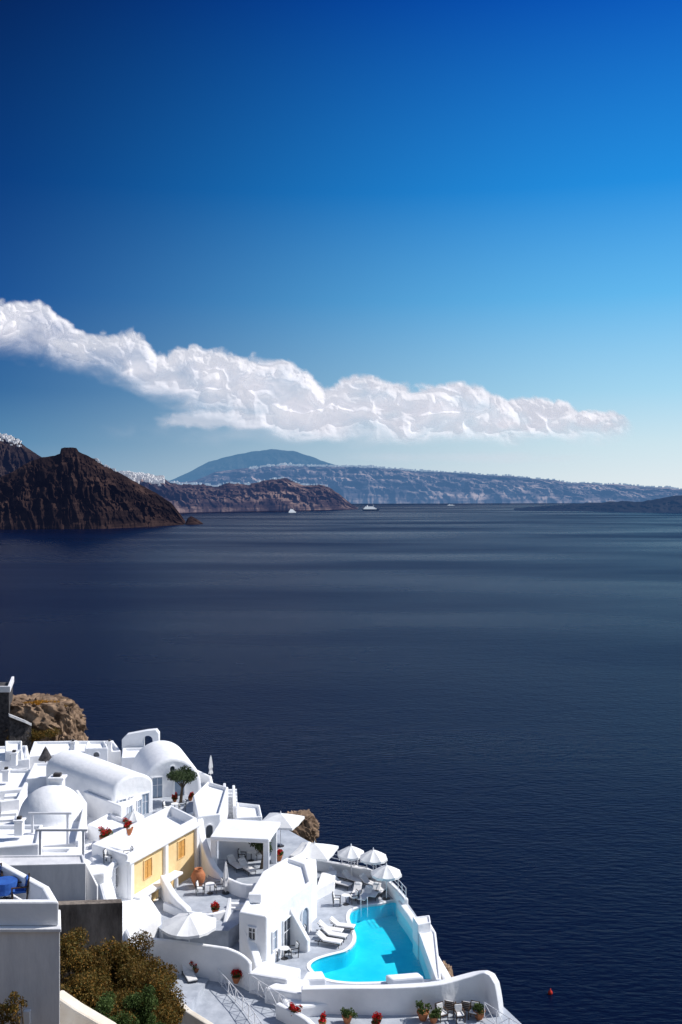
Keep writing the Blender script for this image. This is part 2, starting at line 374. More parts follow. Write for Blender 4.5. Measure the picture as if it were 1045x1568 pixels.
rr=N.new('ShaderNodeMapRange'); rr.inputs['From Min'].default_value=.3; rr.inputs['From Max'].default_value=.7; rr.inputs['To Min'].default_value=.18; rr.inputs['To Max'].default_value=.42
L.new(n3.outputs['Fac'],rr.inputs['Value']); L.new(rr.outputs[0],p.inputs['Roughness']); p.inputs['IOR'].default_value=1.33; p.inputs['Specular IOR Level'].default_value=.12
p.inputs['Specular Tint'].default_value=(.46,.44,.82,1)
dfm=N.new('ShaderNodeBsdfDiffuse'); dfm.inputs[0].default_value=(.004,.009,.036,1)
mxs=N.new('ShaderNodeMixShader'); mxs.inputs[0].default_value=.25; L.new(p.outputs[0],mxs.inputs[1]); L.new(dfm.outputs[0],mxs.inputs[2]); L.new(mxs.outputs[0],N['Material Output'].inputs[0])
SEA=m
b=B(); b.v=[(-60000,-4000,0),(60000,-4000,0),(60000,90000,0),(-60000,90000,0)]; b.f=[[0,1,2,3]]; b.build('sea',SEA,recalc=False)
# ================================================================ DISTANT LAND
def hazed_mat(name,c1,c2,c3,haze,hf,zs):
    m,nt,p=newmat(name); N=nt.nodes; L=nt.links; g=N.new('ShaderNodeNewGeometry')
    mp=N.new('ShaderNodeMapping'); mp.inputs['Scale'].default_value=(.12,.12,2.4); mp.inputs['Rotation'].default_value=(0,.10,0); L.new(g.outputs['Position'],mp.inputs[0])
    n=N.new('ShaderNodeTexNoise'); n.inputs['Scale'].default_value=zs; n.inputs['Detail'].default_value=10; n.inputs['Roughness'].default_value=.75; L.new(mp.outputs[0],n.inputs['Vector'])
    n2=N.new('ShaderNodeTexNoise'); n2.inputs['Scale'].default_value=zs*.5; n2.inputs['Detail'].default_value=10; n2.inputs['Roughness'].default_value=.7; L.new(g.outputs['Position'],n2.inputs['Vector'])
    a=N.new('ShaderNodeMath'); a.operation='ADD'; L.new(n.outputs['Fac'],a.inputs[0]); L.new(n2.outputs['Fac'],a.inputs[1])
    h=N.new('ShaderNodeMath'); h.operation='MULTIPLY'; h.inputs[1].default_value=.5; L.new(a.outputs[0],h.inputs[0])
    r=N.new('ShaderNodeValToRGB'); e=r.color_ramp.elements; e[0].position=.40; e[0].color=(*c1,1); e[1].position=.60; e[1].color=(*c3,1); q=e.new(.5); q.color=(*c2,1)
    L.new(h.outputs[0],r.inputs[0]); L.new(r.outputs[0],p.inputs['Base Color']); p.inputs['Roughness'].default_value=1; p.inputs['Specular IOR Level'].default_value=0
    em=N.new('ShaderNodeEmission'); em.inputs[0].default_value=srgb(*haze); mx=N.new('ShaderNodeMixShader'); mx.inputs[0].default_value=hf  # aerial haze painted into the surface as a constant bluish emission
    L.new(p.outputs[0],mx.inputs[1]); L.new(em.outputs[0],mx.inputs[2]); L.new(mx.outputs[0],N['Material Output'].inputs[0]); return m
def land(name,top,base,depth,mat,seed,amp=.25,rough=2.0,nr=50,shape=.75,step=1.2,gsc=.06):
    px=np.arange(top[0][0],top[-1][0]+.01,step); ty=np.interp(px,*zip(*top)); by=np.interp(px,*zip(*base))
    ty=ty+fbm(px*.09,px*0+seed,4,seed)*rough*sstep(0,12,by-ty)
    D0=CAMZ*F/(by-HY); H=CAMZ+(HY-ty)/F*(D0+depth); H=np.maximum(H,.5)
    t=np.linspace(0,1,nr)[:,None]; P=px[None,:]
    gul=fbm(P*gsc+t*2.2+.7*fbm(P*.03,t*3+0*P,3,seed+40),t*4.0+0*P,6,seed+9,ridge=True,g=.6)
    led=fbm(P*.015,t*14+0*P,3,seed+20)
    env=np.sin(np.pi*np.clip(t*.9+.05,0,1))
    z=H[None,:]*np.clip(t**shape+env*(.07*led+.06*fbm(P*.12,t*8+0*P,4,seed+60)),0,1.0)
    D=D0[None,:]+depth*t-depth*amp*gul*env*1.0
    X=(P-CX)/F*D
    tb=np.linspace(.1,1,6)[:,None]
    Db=D0[None,:]+depth*(1+1.5*tb); zb=H[None,:]*(1-tb)-5*tb; Xb=(P-CX)/F*Db
    V=np.stack([np.vstack([X,Xb]),np.vstack([D,Db]),np.vstack([z-2,zb])],-1)
    V[0,:,2]=-5
    arr_mesh(name,V.reshape(-1,3),gridfaces(nr+6,len(px)),mat,smooth=True)
    return px,t[:,0],X,D,z
M_near=hazed_mat('volcanic_cliff_near',(.008,.006,.006),(.024,.015,.013),(.075,.045,.036),(30,38,66),.26,.012)
M_near2=hazed_mat('volcanic_cliff_back',(.014,.010,.010),(.032,.022,.019),(.09,.062,.05),(34,48,84),.34,.012)
M_mid=hazed_mat('volcanic_cliff_mid',(.02,.016,.02),(.08,.052,.048),(.44,.30,.24),(50,70,112),.52,.008)
M_far=hazed_mat('hazy_cliff_far',(.02,.025,.04),(.12,.10,.11),(.70,.54,.46),(84,124,172),.64,.005)
M_mtn=hazed_mat('hazy_mountain',(.05,.06,.06),(.09,.09,.08),(.2,.19,.16),(84,126,166),.90,.003)
M_isl=hazed_mat('dark_lava_island',(.02,.018,.02),(.035,.032,.033),(.06,.055,.053),(46,78,120),.60,.008)
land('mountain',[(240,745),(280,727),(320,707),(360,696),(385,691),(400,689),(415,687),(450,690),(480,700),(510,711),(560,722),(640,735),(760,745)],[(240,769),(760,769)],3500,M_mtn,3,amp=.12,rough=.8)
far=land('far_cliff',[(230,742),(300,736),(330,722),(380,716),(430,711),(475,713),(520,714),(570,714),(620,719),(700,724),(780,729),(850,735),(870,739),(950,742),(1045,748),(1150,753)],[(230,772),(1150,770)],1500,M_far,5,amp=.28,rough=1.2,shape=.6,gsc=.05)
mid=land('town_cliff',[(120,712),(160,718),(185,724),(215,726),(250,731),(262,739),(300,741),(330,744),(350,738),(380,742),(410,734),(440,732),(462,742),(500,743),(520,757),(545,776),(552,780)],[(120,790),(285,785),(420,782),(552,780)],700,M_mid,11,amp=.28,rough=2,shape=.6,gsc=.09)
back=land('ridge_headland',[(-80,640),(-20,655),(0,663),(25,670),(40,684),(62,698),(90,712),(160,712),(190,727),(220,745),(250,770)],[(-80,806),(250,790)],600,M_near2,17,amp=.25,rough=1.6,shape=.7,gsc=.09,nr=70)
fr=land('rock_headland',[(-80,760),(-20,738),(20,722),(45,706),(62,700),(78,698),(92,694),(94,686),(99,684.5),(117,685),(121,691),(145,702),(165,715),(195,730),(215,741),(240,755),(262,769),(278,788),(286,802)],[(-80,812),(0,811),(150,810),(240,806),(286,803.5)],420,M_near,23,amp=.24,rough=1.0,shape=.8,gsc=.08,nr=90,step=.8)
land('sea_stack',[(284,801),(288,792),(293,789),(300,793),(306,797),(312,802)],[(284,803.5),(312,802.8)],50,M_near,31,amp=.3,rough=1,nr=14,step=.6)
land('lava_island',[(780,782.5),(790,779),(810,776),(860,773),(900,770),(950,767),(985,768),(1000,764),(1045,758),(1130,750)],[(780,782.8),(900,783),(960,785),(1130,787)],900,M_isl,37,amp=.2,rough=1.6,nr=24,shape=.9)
def village(name,info,x0,x1,n,tlo,thi,s,mat):
    px,t,X,D,Z=info; b=B(); ii=np.where((px>=x0)&(px<=x1))[0]; jj=np.where((t>=tlo)&(t<=thi))[0]
    for _ in range(n):
        i=random.choice(list(ii)); j=jj[int(len(jj)*random.random()**.6)]
        k=s*random.uniform(.5,1.3); hh=k*random.uniform(.5,.9)
        x=X[j,i]+random.uniform(-k,k)*.5; y=D[j,i]-k*.5; z=Z[j,i]
        b.box((x,y,z+hh*.35),(k*random.uniform(.8,1.8),k,hh*1.3),random.uniform(-.3,.3))
        if random.random()<.1: b.lathe((x,y,z+hh),[(k*.4,0),(k*.35,k*.2),(k*.2,k*.35),(0,k*.42)],8)
    b.build(name,mat)
def vmat(name,hz,f): return hazed_mat(name,(.55,.52,.50),(.72,.70,.68),(.8,.79,.78),hz,f,.02)
VN=vmat('village_white_near',(158,168,192),.35); VF=vmat('village_white_far',(150,178,210),.55)  # whitewash with pale distance haze painted in as emission
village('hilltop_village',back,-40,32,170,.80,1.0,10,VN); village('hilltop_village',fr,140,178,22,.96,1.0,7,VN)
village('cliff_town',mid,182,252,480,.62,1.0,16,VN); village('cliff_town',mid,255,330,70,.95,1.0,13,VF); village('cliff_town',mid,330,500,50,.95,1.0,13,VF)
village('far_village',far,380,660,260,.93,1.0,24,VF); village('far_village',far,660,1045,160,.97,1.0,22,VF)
# ================================================================ CLOUD
xs=np.arange(-60,990,1.3); ys=np.arange(435,725,1.3); X,Y=np.meshgrid(xs,ys)
tp=[(-60,450),(0,458),(60,461),(80,472),(100,488),(120,506),(170,513),(205,506),(222,518),(240,541),(265,538),(290,527),(312,538),(340,535),(375,546),(440,553),(468,565),(498,590),(520,583),(545,575),(600,580),(630,594),(660,592),(700,586),(740,592),(770,606),(830,611),(870,614),(885,627),(905,629),(935,627),(955,633),(970,648)]
bt=[(-60,518),(0,524),(60,529),(100,538),(120,548),(170,559),(205,578),(240,598),(300,616),(400,630),(440,657),(500,657),(560,650),(620,660),(700,660),(830,657),(870,658),(950,659),(970,656)]
T=np.interp(xs,*zip(*tp))[None,:]; Bo=np.interp(xs,*zip(*bt))[None,:]
wx=fbm(X*.02,Y*.02,3,90)*16; wy=fbm(X*.02,Y*.02,3,95)*10
bil=-fbm((X+wx)*.030,(Y+wy)*.034,6,50,ridge=True,g=.5); fb=fbm((X+wx)*.018,(Y+wy)*.032,6,60,g=.52); fb2=fbm(X*.09,Y*.1,4,64)
d1=(Y-T)+bil*10+fb2*3+3; d2=(Bo-Y)+fb*18+6
al=sstep(-3,8,d1)*sstep(-24,24,d2)
al*=np.clip(.84+.5*fb+.30*sstep(34,6,d1),0,1)
gl_=np.exp(-((X-335)/100)**2-((Y-643)/14)**2); low=sstep(.25,1.1,gl_*1.4+(fb*.9+fb2*.25)*sstep(.05,.4,gl_))*.62
g2=np.exp(-((X-690)/190)**2-((Y-701)/9)**2); low2=sstep(.1,1.2,g2+fb*.6*sstep(.05,.4,g2))*.30
g3=np.exp(-((X-560)/330)**2-((Y-662)/22)**2); low3=sstep(.1,1.3,g3+fb*.7*sstep(.05,.4,g3))*.28
al=1-(1-al)*(1-low)*(1-low2)*(1-low3)
al*=sstep(978,945,X)
sm=-fbm((X+wx)*.022,(Y+wy)*.026,3,50,ridge=True,g=.42)
DC=30000.0; body=sstep(-6,36,d1)*sstep(-20,34,d2)
Dm=DC-400*sm*body-34*fb2*body-480*body
V=np.stack([(X-CX)/F*Dm,Dm,CAMZ+(HY-Y)/F*Dm],-1).reshape(-1,3)
m,nt,p=newmat('cloud_vapour_self_lit'); N=nt.nodes; L=nt.links; N.remove(p)
at=N.new('ShaderNodeAttribute'); at.attribute_name='dens'
df=N.new('ShaderNodeBsdfDiffuse'); df.inputs[0].default_value=(.60,.57,.55,1)
tl=N.new('ShaderNodeBsdfTranslucent'); tl.inputs[0].default_value=(.60,.57,.56,1)
ms=N.new('ShaderNodeMixShader'); ms.inputs[0].default_value=.5; L.new(df.outputs[0],ms.inputs[1]); L.new(tl.outputs[0],ms.inputs[2])
em=N.new('ShaderNodeEmission'); em.inputs[0].default_value=(.68,.68,.74,1); em.inputs[1].default_value=.78  # even glow painted in, standing for sunlight scattered inside the cloud
ads=N.new('ShaderNodeAddShader'); L.new(ms.outputs[0],ads.inputs[0]); L.new(em.outputs[0],ads.inputs[1])
tr=N.new('ShaderNodeBsdfTransparent'); mm=N.new('ShaderNodeMixShader'); L.new(at.outputs['Fac'],mm.inputs[0]); L.new(tr.outputs[0],mm.inputs[1]); L.new(ads.outputs[0],mm.inputs[2])
L.new(mm.outputs[0],N['Material Output'].inputs[0])
arr_mesh('cloud',V,gridfaces(len(ys),len(xs)),m,{'dens':al.ravel()},smooth=True)
# ================================================================ SHIPS, BUOY
def ship(px,py,Lg,name,hull,sup,decks=3,rz=0,hs=1.5):
    D=CAMZ*F/(py-HY); x=atD(px,D); e=empty(name); M=local(x,D,0,rz); h=Lg*.05*hs; dk=Lg*.032*hs
    b=B()
    for z,k in((-1,.85),(h,1.0)):
        pts=[(-Lg/2*k,-Lg*.06),(Lg*.3*k,-Lg*.065),(Lg*.42*k,-Lg*.035),(Lg*.52*k,0),(Lg*.42*k,Lg*.035),(Lg*.3*k,Lg*.065),(-Lg/2*k,Lg*.06)]
        b.v+=[(a,c,z) for a,c in pts]
    b.f=[[0,1,2,3,4,5,6][::-1],[7,8,9,10,11,12,13]]+[[i,(i+1)%7,7+(i+1)%7,7+i] for i in range(7)]
    place(b,M).build('hull',hull,e)
    b=B()
    for k in range(decks): b.box((-Lg*.04-k*Lg*.02,0,h+dk*.6+k*dk),(Lg*(.74-.13*k),Lg*.1-k*.8,dk*.97))
    place(b,M).build('superstructure',sup,e)
    b=B(); b.cyl((-Lg*.18,0,h+decks*dk),(-Lg*.2,0,h+decks*dk+Lg*.08),Lg*.03,Lg*.025); b.cyl((Lg*.15,0,h+decks*dk),(Lg*.15,0,h+decks*dk+Lg*.1),Lg*.007); place(b,M).build('funnel',sup,e)
SHW=hazed_mat('ship_white',(.78,.78,.78),(.82,.82,.82),(.85,.85,.85),(215,225,240),.6,.05); SHD=hazed_mat('ship_hull_navy',(.03,.04,.06),(.04,.05,.07),(.05,.06,.08),(40,66,104),.5,.05)  # ship paint with distance haze mixed in as emission
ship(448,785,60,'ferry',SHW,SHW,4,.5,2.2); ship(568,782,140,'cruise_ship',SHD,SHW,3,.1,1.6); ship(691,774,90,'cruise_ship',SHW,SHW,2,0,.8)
D=CAMZ*F/(1522-HY); x=atD(843,D); e=empty('buoy'); B().lathe((x,D,-.2),[(0,0),(.5,.1),(.62,.5),(.5,.9),(.2,1.2),(.12,1.6),(0,1.65)],16).build('float',REDP,e,smooth='all'); B().cyl((x,D,1.4),(x,D,2.0),.04).build('mast',METALD,e)
# ================================================================ HILLSIDE
E=[(-60,12),(0,12),(40,12),(57,12),(63,9),(66.5,7),(76,5.2),(83,3.6),(88,-2.6),(100,-6.2),(113,-14),(121,-18),(130,-32),(139,-36),(150,-70),(170,-200),(400,-400)]
gx=np.concatenate([np.arange(-220,-60,6),np.arange(-60,30,1.0),np.arange(30,80,6)]); gy=np.concatenate([np.arange(-60,30,4),np.arange(30,150,1.0),np.arange(150,240,5)])
GX,GY=np.meshgrid(gx,gy); ex=np.interp(GY,[a for a,_ in E],[b for _,b in E])
dist=np.full(GX.shape,1e9)
for (y0,x0),(y1,x1) in zip(E,E[1:]):
    dx,dy=x1-x0,y1-y0; t=np.clip(((GX-x0)*dx+(GY-y0)*dy)/(dx*dx+dy*dy),0,1); dist=np.minimum(dist,np.hypot(GX-x0-t*dx,GY-y0-t*dy))
sg=np.where(GX>ex,dist,-dist)
inl=94+np.clip((58-GY)*.58,0,32)+np.clip((-GX-45)*.15,0,12)*(GY<130)
bed=sstep(-7.2,-9.6,GX)*sstep(53,48,GY)*sstep(38,43,GY)
inl=np.maximum(inl,inl*(1-bed)+105.6*bed)
Z=np.where(sg>-1.5,94-(sg+1.5)*3.2-1,inl); Z=np.where((sg>-1.5)&(GY<58),inl-(sg+1.5)*3.2,Z)
Z+=fbm(GX*.15,GY*.15,5,70)*np.where(sg>0,2.5,.6); Z=np.maximum(Z,-4)
arr_mesh('hillside',np.stack([GX,GY,Z],-1).reshape(-1,3),gridfaces(len(gy),len(gx)),HILL,smooth=True)
def rock(name,c,r,seed,mat=ROCK,n=110):
    th=np.linspace(0,2*np.pi,n*2); ph=np.linspace(-.5*np.pi,.5*np.pi,n); TH,PH=np.meshgrid(th,ph)
    cx,cy,cz=np.cos(PH)*np.cos(TH),np.cos(PH)*np.sin(TH),np.sin(PH)
    k=1+.22*fbm(cx*1.6+cz*1.3+9,cy*1.6-cz*.8+9,5,seed,ridge=True,g=.6)+.16*fbm(cx*5+cz*2+9,cy*5+cz*4+9,4,seed+3,ridge=True,g=.5)
    k=np.round(k*9)/9*.6+k*.4
    V=np.stack([c[0]+cx*k*r[0],c[1]+cy*k*r[1],c[2]+np.clip(cz*1.3,-1,.85)*k*r[2]],-1).reshape(-1,3)
    return arr_mesh(name,V,gridfaces(n,2*n),mat)
D=136; rock('rock_outcrop',(atD(58,D),D,99.0),(5.4,5,2.9),80); rock('rock_outcrop',(atD(98,D),D-1,97.0),(2.3,3,4.2),83); rock('rock_outcrop',(atD(118,D),D-3,95.6),(2.0,2,2.4),84)
leaves('scrub',[(atD(a,D-1.5),D-1.5,zD_(c,D-1.5),1.3,1.2,.3) for a,c in((45,1078),(62,1076),(78,1077),(35,1081),(90,1082))],3600,.11,ORL)
leaves('scrub',[(atD(a,D-6),D-6,zD_(c,D-6),1.2,1.2,.6) for a,c in((40,1118),(60,1125),(80,1122),(50,1128),(25,1128))],2600,.12,BUSHL)
rock('rock_outcrop',(atD(457,97),97,97.3),(1.7,2,1.4),87); rock('rock_outcrop',(atD(676,67.5),67.5,97.0),(.7,1.0,1.0),90)
e=empty('stone_tower'); pts=[(atD(-60,130),130),(atD(14,130),130),(atD(20,137),137),(atD(-60,137),137)]
z=zD_(1060,130); B().prism(pts,92,z).build('masonry',DSTONE,e)
B().wall([pts[0],pts[1],pts[2]],z+.003,z+.8,.35).build('coping',WHITE2,e,bevel=.05)
e=empty('garden_wall'); B().wall([(atD(a,128),128+i*.5) for i,a in enumerate((14,24,34,42))],[96]*4,[zD_(c,128) for c in(1096,1102,1108,1114)],.5).build('wall',DSTONE,e,bevel=.05)
B().wall([(atD(a,127.6),127.6+i*.5) for i,a in enumerate((14,24,34,42))],[zD_(c,128) for c in(1096,1102,1108,1114)],[zD_(c,128) for c in(1092,1098,1104,1110)],.6).build('coping',WHITE2,e)
# ================================================================ HOTEL
def house(name,pts,z,h,mat=WHITE,rim=.3,drop=.3,bevel=.1):
    e=empty(name); w=GL(pts,z)
    B().house(w,z,h,rim,drop).build('walls',mat,e,bevel=bevel,seg=3); c=(sum(a for a,_ in w)/len(w),sum(b for _,b in w)/len(w)); return e,w,c
def blk(par,name,pts,z,h,mat=WHITE,bevel=.08,sm=0):
    w=GL(pts,z); w=catmull(w,sm,True) if sm else w
    B().prism(w,z-h,z).build(name,mat,par,bevel=bevel); return w
def chim(px,py,z,h=1.2,s=.6):
    x,y=G(px,py,z); e=empty('chimney'); B().box((x,y,z+h/2),(s,s,h)).box((x,y,z+h+.08),(s+.2,s+.2,.14)).build('stack',WHITE,e,bevel=.05)
    B().box((x,y,z+h+.25),(s*.5,s*.5,.2)).build('cap',DSTONE,e)
e=empty('terrace_podium')
blk(e,'podium',[(-60,1400),(150,1392),(215,1400),(330,1370),(372,1330),(345,1235),(300,1205),(110,1160),(-60,1160)],99.6,8)
blk(e,'upper',[(-60,1365),(118,1352),(200,1290),(255,1240),(200,1205),(-60,1195)],101.4,8)
# far-left cluster
h1,w1,c1=house('white_house',[(-25,1168),(46,1162),(42,1141),(-25,1143)],102.6,4.5)
for u in(.42,.62,.85): opening(h1,w1[0],w1[1],c1,u,.7,100.6,1.0)
h1,w1,c1=house('white_house',[(44,1158),(120,1153),(112,1134),(52,1135)],102.2,4.5)
for u in(.3,.7): opening(h1,w1[0],w1[1],c1,u,.7,100.3,1.0,arch=True)
h1,w1,c1=house('white_house',[(108,1152),(186,1150),(174,1134),(116,1134)],102.6,4.5)
opening(h1,w1[0],w1[1],c1,.4,.8,100.6,1.1); opening(h1,w1[1],w1[2],c1,.5,.8,100.6,1.0)
h1,w1,c1=house('white_house',[(-30,1214),(34,1208),(66,1178),(-30,1178)],102.3,4)
for u in(.35,.75): opening(h1,w1[0],w1[1],c1,u,.7,100.6,1.0,pane=BLUEW)
h1,w1,c1=house('white_house',[(40,1192),(96,1188),(104,1166),(52,1168)],102.8,4.5); opening(h1,w1[0],w1[1],c1,.5,.8,101,.9)
h1,w1,c1=house('white_house',[(8,1150),(34,1148),(34,1134),(8,1134)],103.6,4.5,rim=.2); opening(h1,w1[0],w1[1],c1,.5,.7,102.6,.6)
h1,w1,c1=house('white_house',[(130,1146),(166,1145),(160,1134),(134,1134)],103.5,4.5,rim=.2); opening(h1,w1[0],w1[1],c1,.5,.6,102.6,.5,arch=True)
chim(22,1172,102.6); chim(112,1150,102.6,.9,.5); chim(168,1150,102.6,.9,.5); chim(10,1196,102.3,1.0)
e=empty('thatched_parasol'); x,y=G(70,1163,102); B().cyl((x,y,101.5),(x,y,103.1),.05).build('post',WOOD,e); B().lathe((x,y,102.0),[(.75,.0),(.5,.5),(.2,1.1),(0,1.4)],10).build('thatch',DSTONE,e)
# arched bell wall behind vault
e=empty('arched_chimney'); Dk=107; a=Vector((atD(187,Dk),Dk,0)); c=Vector((atD(243,Dk),Dk,0)); d=(c-a); Lw=d.length; d.normalize(); b=B(); nn=Vector((-d.y,d.x,0))
zt=zD_(1118,Dk); out=[(0,99),(0,zt-1.0),(.5,zt-.5),(Lw-1.3,zt-.1),(Lw-.3,zt),(Lw,zt-.4),(Lw,99)]
hole=[(Lw*.58,99),(Lw*.58,zt-1.1)]+[(Lw*.71-Lw*.13*math.cos(math.pi*i/8),zt-1.1+.5*math.sin(math.pi*i/8)) for i in range(1,8)]+[(Lw*.84,zt-1.1),(Lw*.84,99)]
poly=out+list(reversed(hole)); mN=len(poly)
for k in(0,.9):
    for u,z in poly: q=a+d*u+nn*k; b.v.append((q.x,q.y,z))
for t in tessellate_polygon([[Vector((u,z,0)) for u,z in poly]]): b.f.append(list(t)); b.f.append([mN+i for i in reversed(t)])
for i in range(mN): j=(i+1)%mN; b.f.append([i,j,mN+j,mN+i])
b.build('walls',WHITE,e)
h1,w1,c1=house('white_house',[(186,1160),(232,1158),(226,1144),(188,1145)],102.9,4.5,rim=.25); opening(h1,w1[0],w1[1],c1,.5,.8,101,1.1)
# big barrel vault
e=empty('vaulted_house'); a=(atD(264,94),94.); c=(atD(244,101),101.)
B().vault(a,c,5.6,98,102.3,105.1,28).build('vault',WHITE,e,bevel=.35,smooth=True,seg=4)
av=Vector(a); dv=(Vector(c)-av).normalized(); nv=Vector((-dv.y,dv.x)); dl=av+nv*2.8; dr=av-nv*2.8; ins=av+dv*4
opening(e,dl,dr,ins,.25,.9,101.5,1.9,pane=BLUEW); opening(e,dl,dr,ins,.62,.9,101.5,1.9,arch=True,pane=BLUEW); opening(e,dl,dr,ins,.5,.45,103.9,.45,arch=True)
s1=dr; s2=dr+dv*7; opening(e,s1,s2,ins,.35,.6,101.2,.8)
# long vaulted house
e=empty('vaulted_house'); a=Vector((atD(205,88),88)); c=Vector((atD(100,96.5),96.5))
B().vault(a,c,4.2,100,103.9,105.2,24).build('vault',WHITE,e,bevel=.25,smooth=True,seg=4)
dd=(c-a).normalized(); nn=Vector((-dd.y,dd.x)); s1=a+nn*2.1; s2=a-nn*2.1
for u in(.22,.5,.78): opening(e,s1,s2,(a+c)/2,u,.7,101.4,1.9,pane=BLUEW)
h1,w1,c1=house('white_house',[(128,1212),(186,1235),(233,1205),(180,1188)],103.4,4)
for u in(.25,.55,.82): opening(h1,GL([(186,1235)],103.4)[0],GL([(233,1205)],103.4)[0],c1,u,.75,101.3,1.7,pane=BLUEW)
# dome house
e=empty('domed_house'); x,y=G(80,1250,103.0); r=2.7
prof=[(r*math.cos(t*math.pi/2/10),r*.95*math.sin(t*math.pi/2/10)) for t in range(11)]
B().lathe((x,y,103.0),[(r,-3),(r+.02,-.02)]+prof,40).build('dome',WHITE,e,smooth='all')
w_=blk(e,'base',[(8,1300),(118,1290),(128,1232),(34,1238)],103.0,5)
x2,y2=G(88,1205,105.2); B().prism([(x2-.55,y2-.4),(x2+.55,y2-.4),(x2+.55,y2+.5),(x2-.55,y2+.5)],101,105.9).prism([(x2-.7,y2-.55),(x2+.7,y2-.55),(x2+.7,y2+.65),(x2-.7,y2+.65)],105.9,106.1).build('chimney',WHITE,e,bevel=.06)
B().prism([(x2-.3,y2-.2),(x2+.3,y2-.2),(x2+.3,y2+.3),(x2-.3,y2+.3)],106.1,106.35).build('chimney_cap',DSTONE,e)
e=empty('dividing_wall'); B().wall([G(118,1290,103.6),G(131,1232,103.6),G(118,1212,103.6)],100,103.75,.28).wall([G(0,1236,103),G(28,1232,103),G(40,1206,103)],100,103.5,.3).build('wall',WHITE,e,bevel=.07)
e=empty('staircase'); steps(e,G(6,1262,103),G(20,1218,103),1.3,101.6,103.2,8,zb=100)
h1,w1,c1=house('white_house',[(134,1262),(182,1282),(214,1262),(168,1244)],102.6,3,rim=.25); opening(h1,w1[1],w1[2],c1,.5,.9,101.2,1.1,pane=BLUEW); opening(h1,w1[0],w1[1],c1,.5,.7,101.2,.9)
h1,w1,c1=house('white_house',[(-40,1300),(60,1292),(66,1262),(-40,1262)],105.0,6); chim(30,1278,105,1.0)
opening(h1,w1[1],w1[2],c1,.5,.8,103,1.0)
h1,w1,c1=house('white_house',[(-40,1326),(92,1322),(118,1296),(-40,1298)],104.0,6,rim=.4)
h1,w1,c1=house('white_house',[(100,1345),(160,1336),(196,1302),(150,1286),(108,1300)],103.4,6)
opening(h1,GL([(160,1336)],103.4)[0],GL([(196,1302)],103.4)[0],c1,.5,.8,101.6,1.4)
e=empty('pergola'); b=B()
for a_,c_ in((62,1318),(128,1318),(104,1290),(50,1290)):
    x,y=G(a_,c_,104.0); b.box((x,y,105),(.16,.16,2.2))
x0,y0=G(62,1318,104);x1,y1=G(128,1318,104);x3,y3=G(50,1290,104);x4,y4=G(104,1290,104)
b.wall([(x0-.3,y0),(x1+.3,y1)],106.1,106.25,.12); b.wall([(x3-.3,y3),(x4+.3,y4)],106.1,106.25,.12)
b.build('frame',METALW,e)
e=empty('buttress_wall')
B().wall([G(148,1325,102.5),G(160,1352,102.5),G(175,1392,102),G(196,1436,100.6)],[94]*4,[103.4,102.8,101.6,99.9],1.1).build('sloping_wall',WHITE,e,bevel=.3,seg=3)
blk(e,'mass',[(150,1338),(205,1335),(248,1398),(196,1436)],100.8,8,bevel=.2)
# ---------------- ochre house
z=104.0
h1,w1,c1=house('ochre_house',[(195,1310),(302,1252),(262,1232),(140,1292)],z,5.5,rim=.3,drop=.7)
A=Vector(G(195,1310,z)); C=Vector(G(302,1252,z)); A_,d_,n_,L_=face_basis(A,C,c1); ang=math.atan2(d_.y,d_.x)
b=B(); q=A_+d_*(L_*.5)+n_*.03; b.box((q.x,q.y,101.1),(L_*.97,.06,4.5),ang); b.build('ochre_render',OCHRE,h1)
b=B()
for u in(.03,.50,.97): q=A_+d_*(L_*u)+n_*.14; b.box((q.x,q.y,101.2),(.4,.3,4.3),ang)
b.build('pilasters',WHITE,h1,bevel=.05)
b=B(); q=A_+d_*(L_*.5)+n_*.14; b.box((q.x,q.y,103.5),(L_+.3,.44,.24),ang); b.build('cornice',WHITE,h1,bevel=.05)
for u in(.26,.74):
    opening(h1,A_+n_*.07,C+n_*.07,c1,u,.95,101.6,1.35,pane=OWOOD,frame=OCHRE,proud=.0,fw=.06)
b=B()
for u in(.10,.20,.36,.44,.58): q=A_+d_*(L_*u)+n_*.6; b.cyl((q.x,q.y,98.5),(q.x,q.y,100.75),.19,.16,12)
b.build('columns',WHITE,h1,smooth=True)
b=B(); q=A_+d_*(L_*.34)+n_*.48; b.box((q.x,q.y,100.85),(L_*.60,.8,.2),ang); b.build('ledge',WHITE,h1,bevel=.04)
h1,w1,c1=house('white_house',[(303,1250),(338,1246),(350,1205),(318,1196),(296,1218)],103.3,6,rim=.25)
opening(h1,GL([(303,1250)],103.3)[0],GL([(338,1246)],103.3)[0],c1,.5,.6,101.4,1.1,arch=True)
B().wall(catmull([G(306,1250,103.2),G(312,1290,102),G(326,1330,100.8),G(345,1352,100.0)],5),98,list(np.linspace(103.2,100.3,16)),.55).build('buttress',WHITE,h1,bevel=.12,seg=3)
h1,w1,c1=house('white_house',[(362,1252),(402,1250),(398,1232),(362,1228)],101.8,5,rim=.2)
opening(h1,GL([(362,1252)],101.8)[0],GL([(402,1250)],101.8)[0],c1,.42,1.0,100.2,1.1,arch=True)
e=empty('staircase'); steps(e,G(352,1262,100),G(350,1215,101.8),1.6,99.2,102.2,12)
B().wall([G(345,1264,100.2),G(344,1212,102.4)],[97,97],[100.8,103.2],.25).wall([G(360,1262,100.2),G(358,1215,102.0)],[97,97],[100.6,102.8],.25).build('stair_walls',WHITE,e,bevel=.05)
e=empty('garden_terrace'); blk(e,'floor',[(215,1262),(300,1250),(330,1225),(318,1198),(230,1205)],101.5,5,DECK,bevel=0)
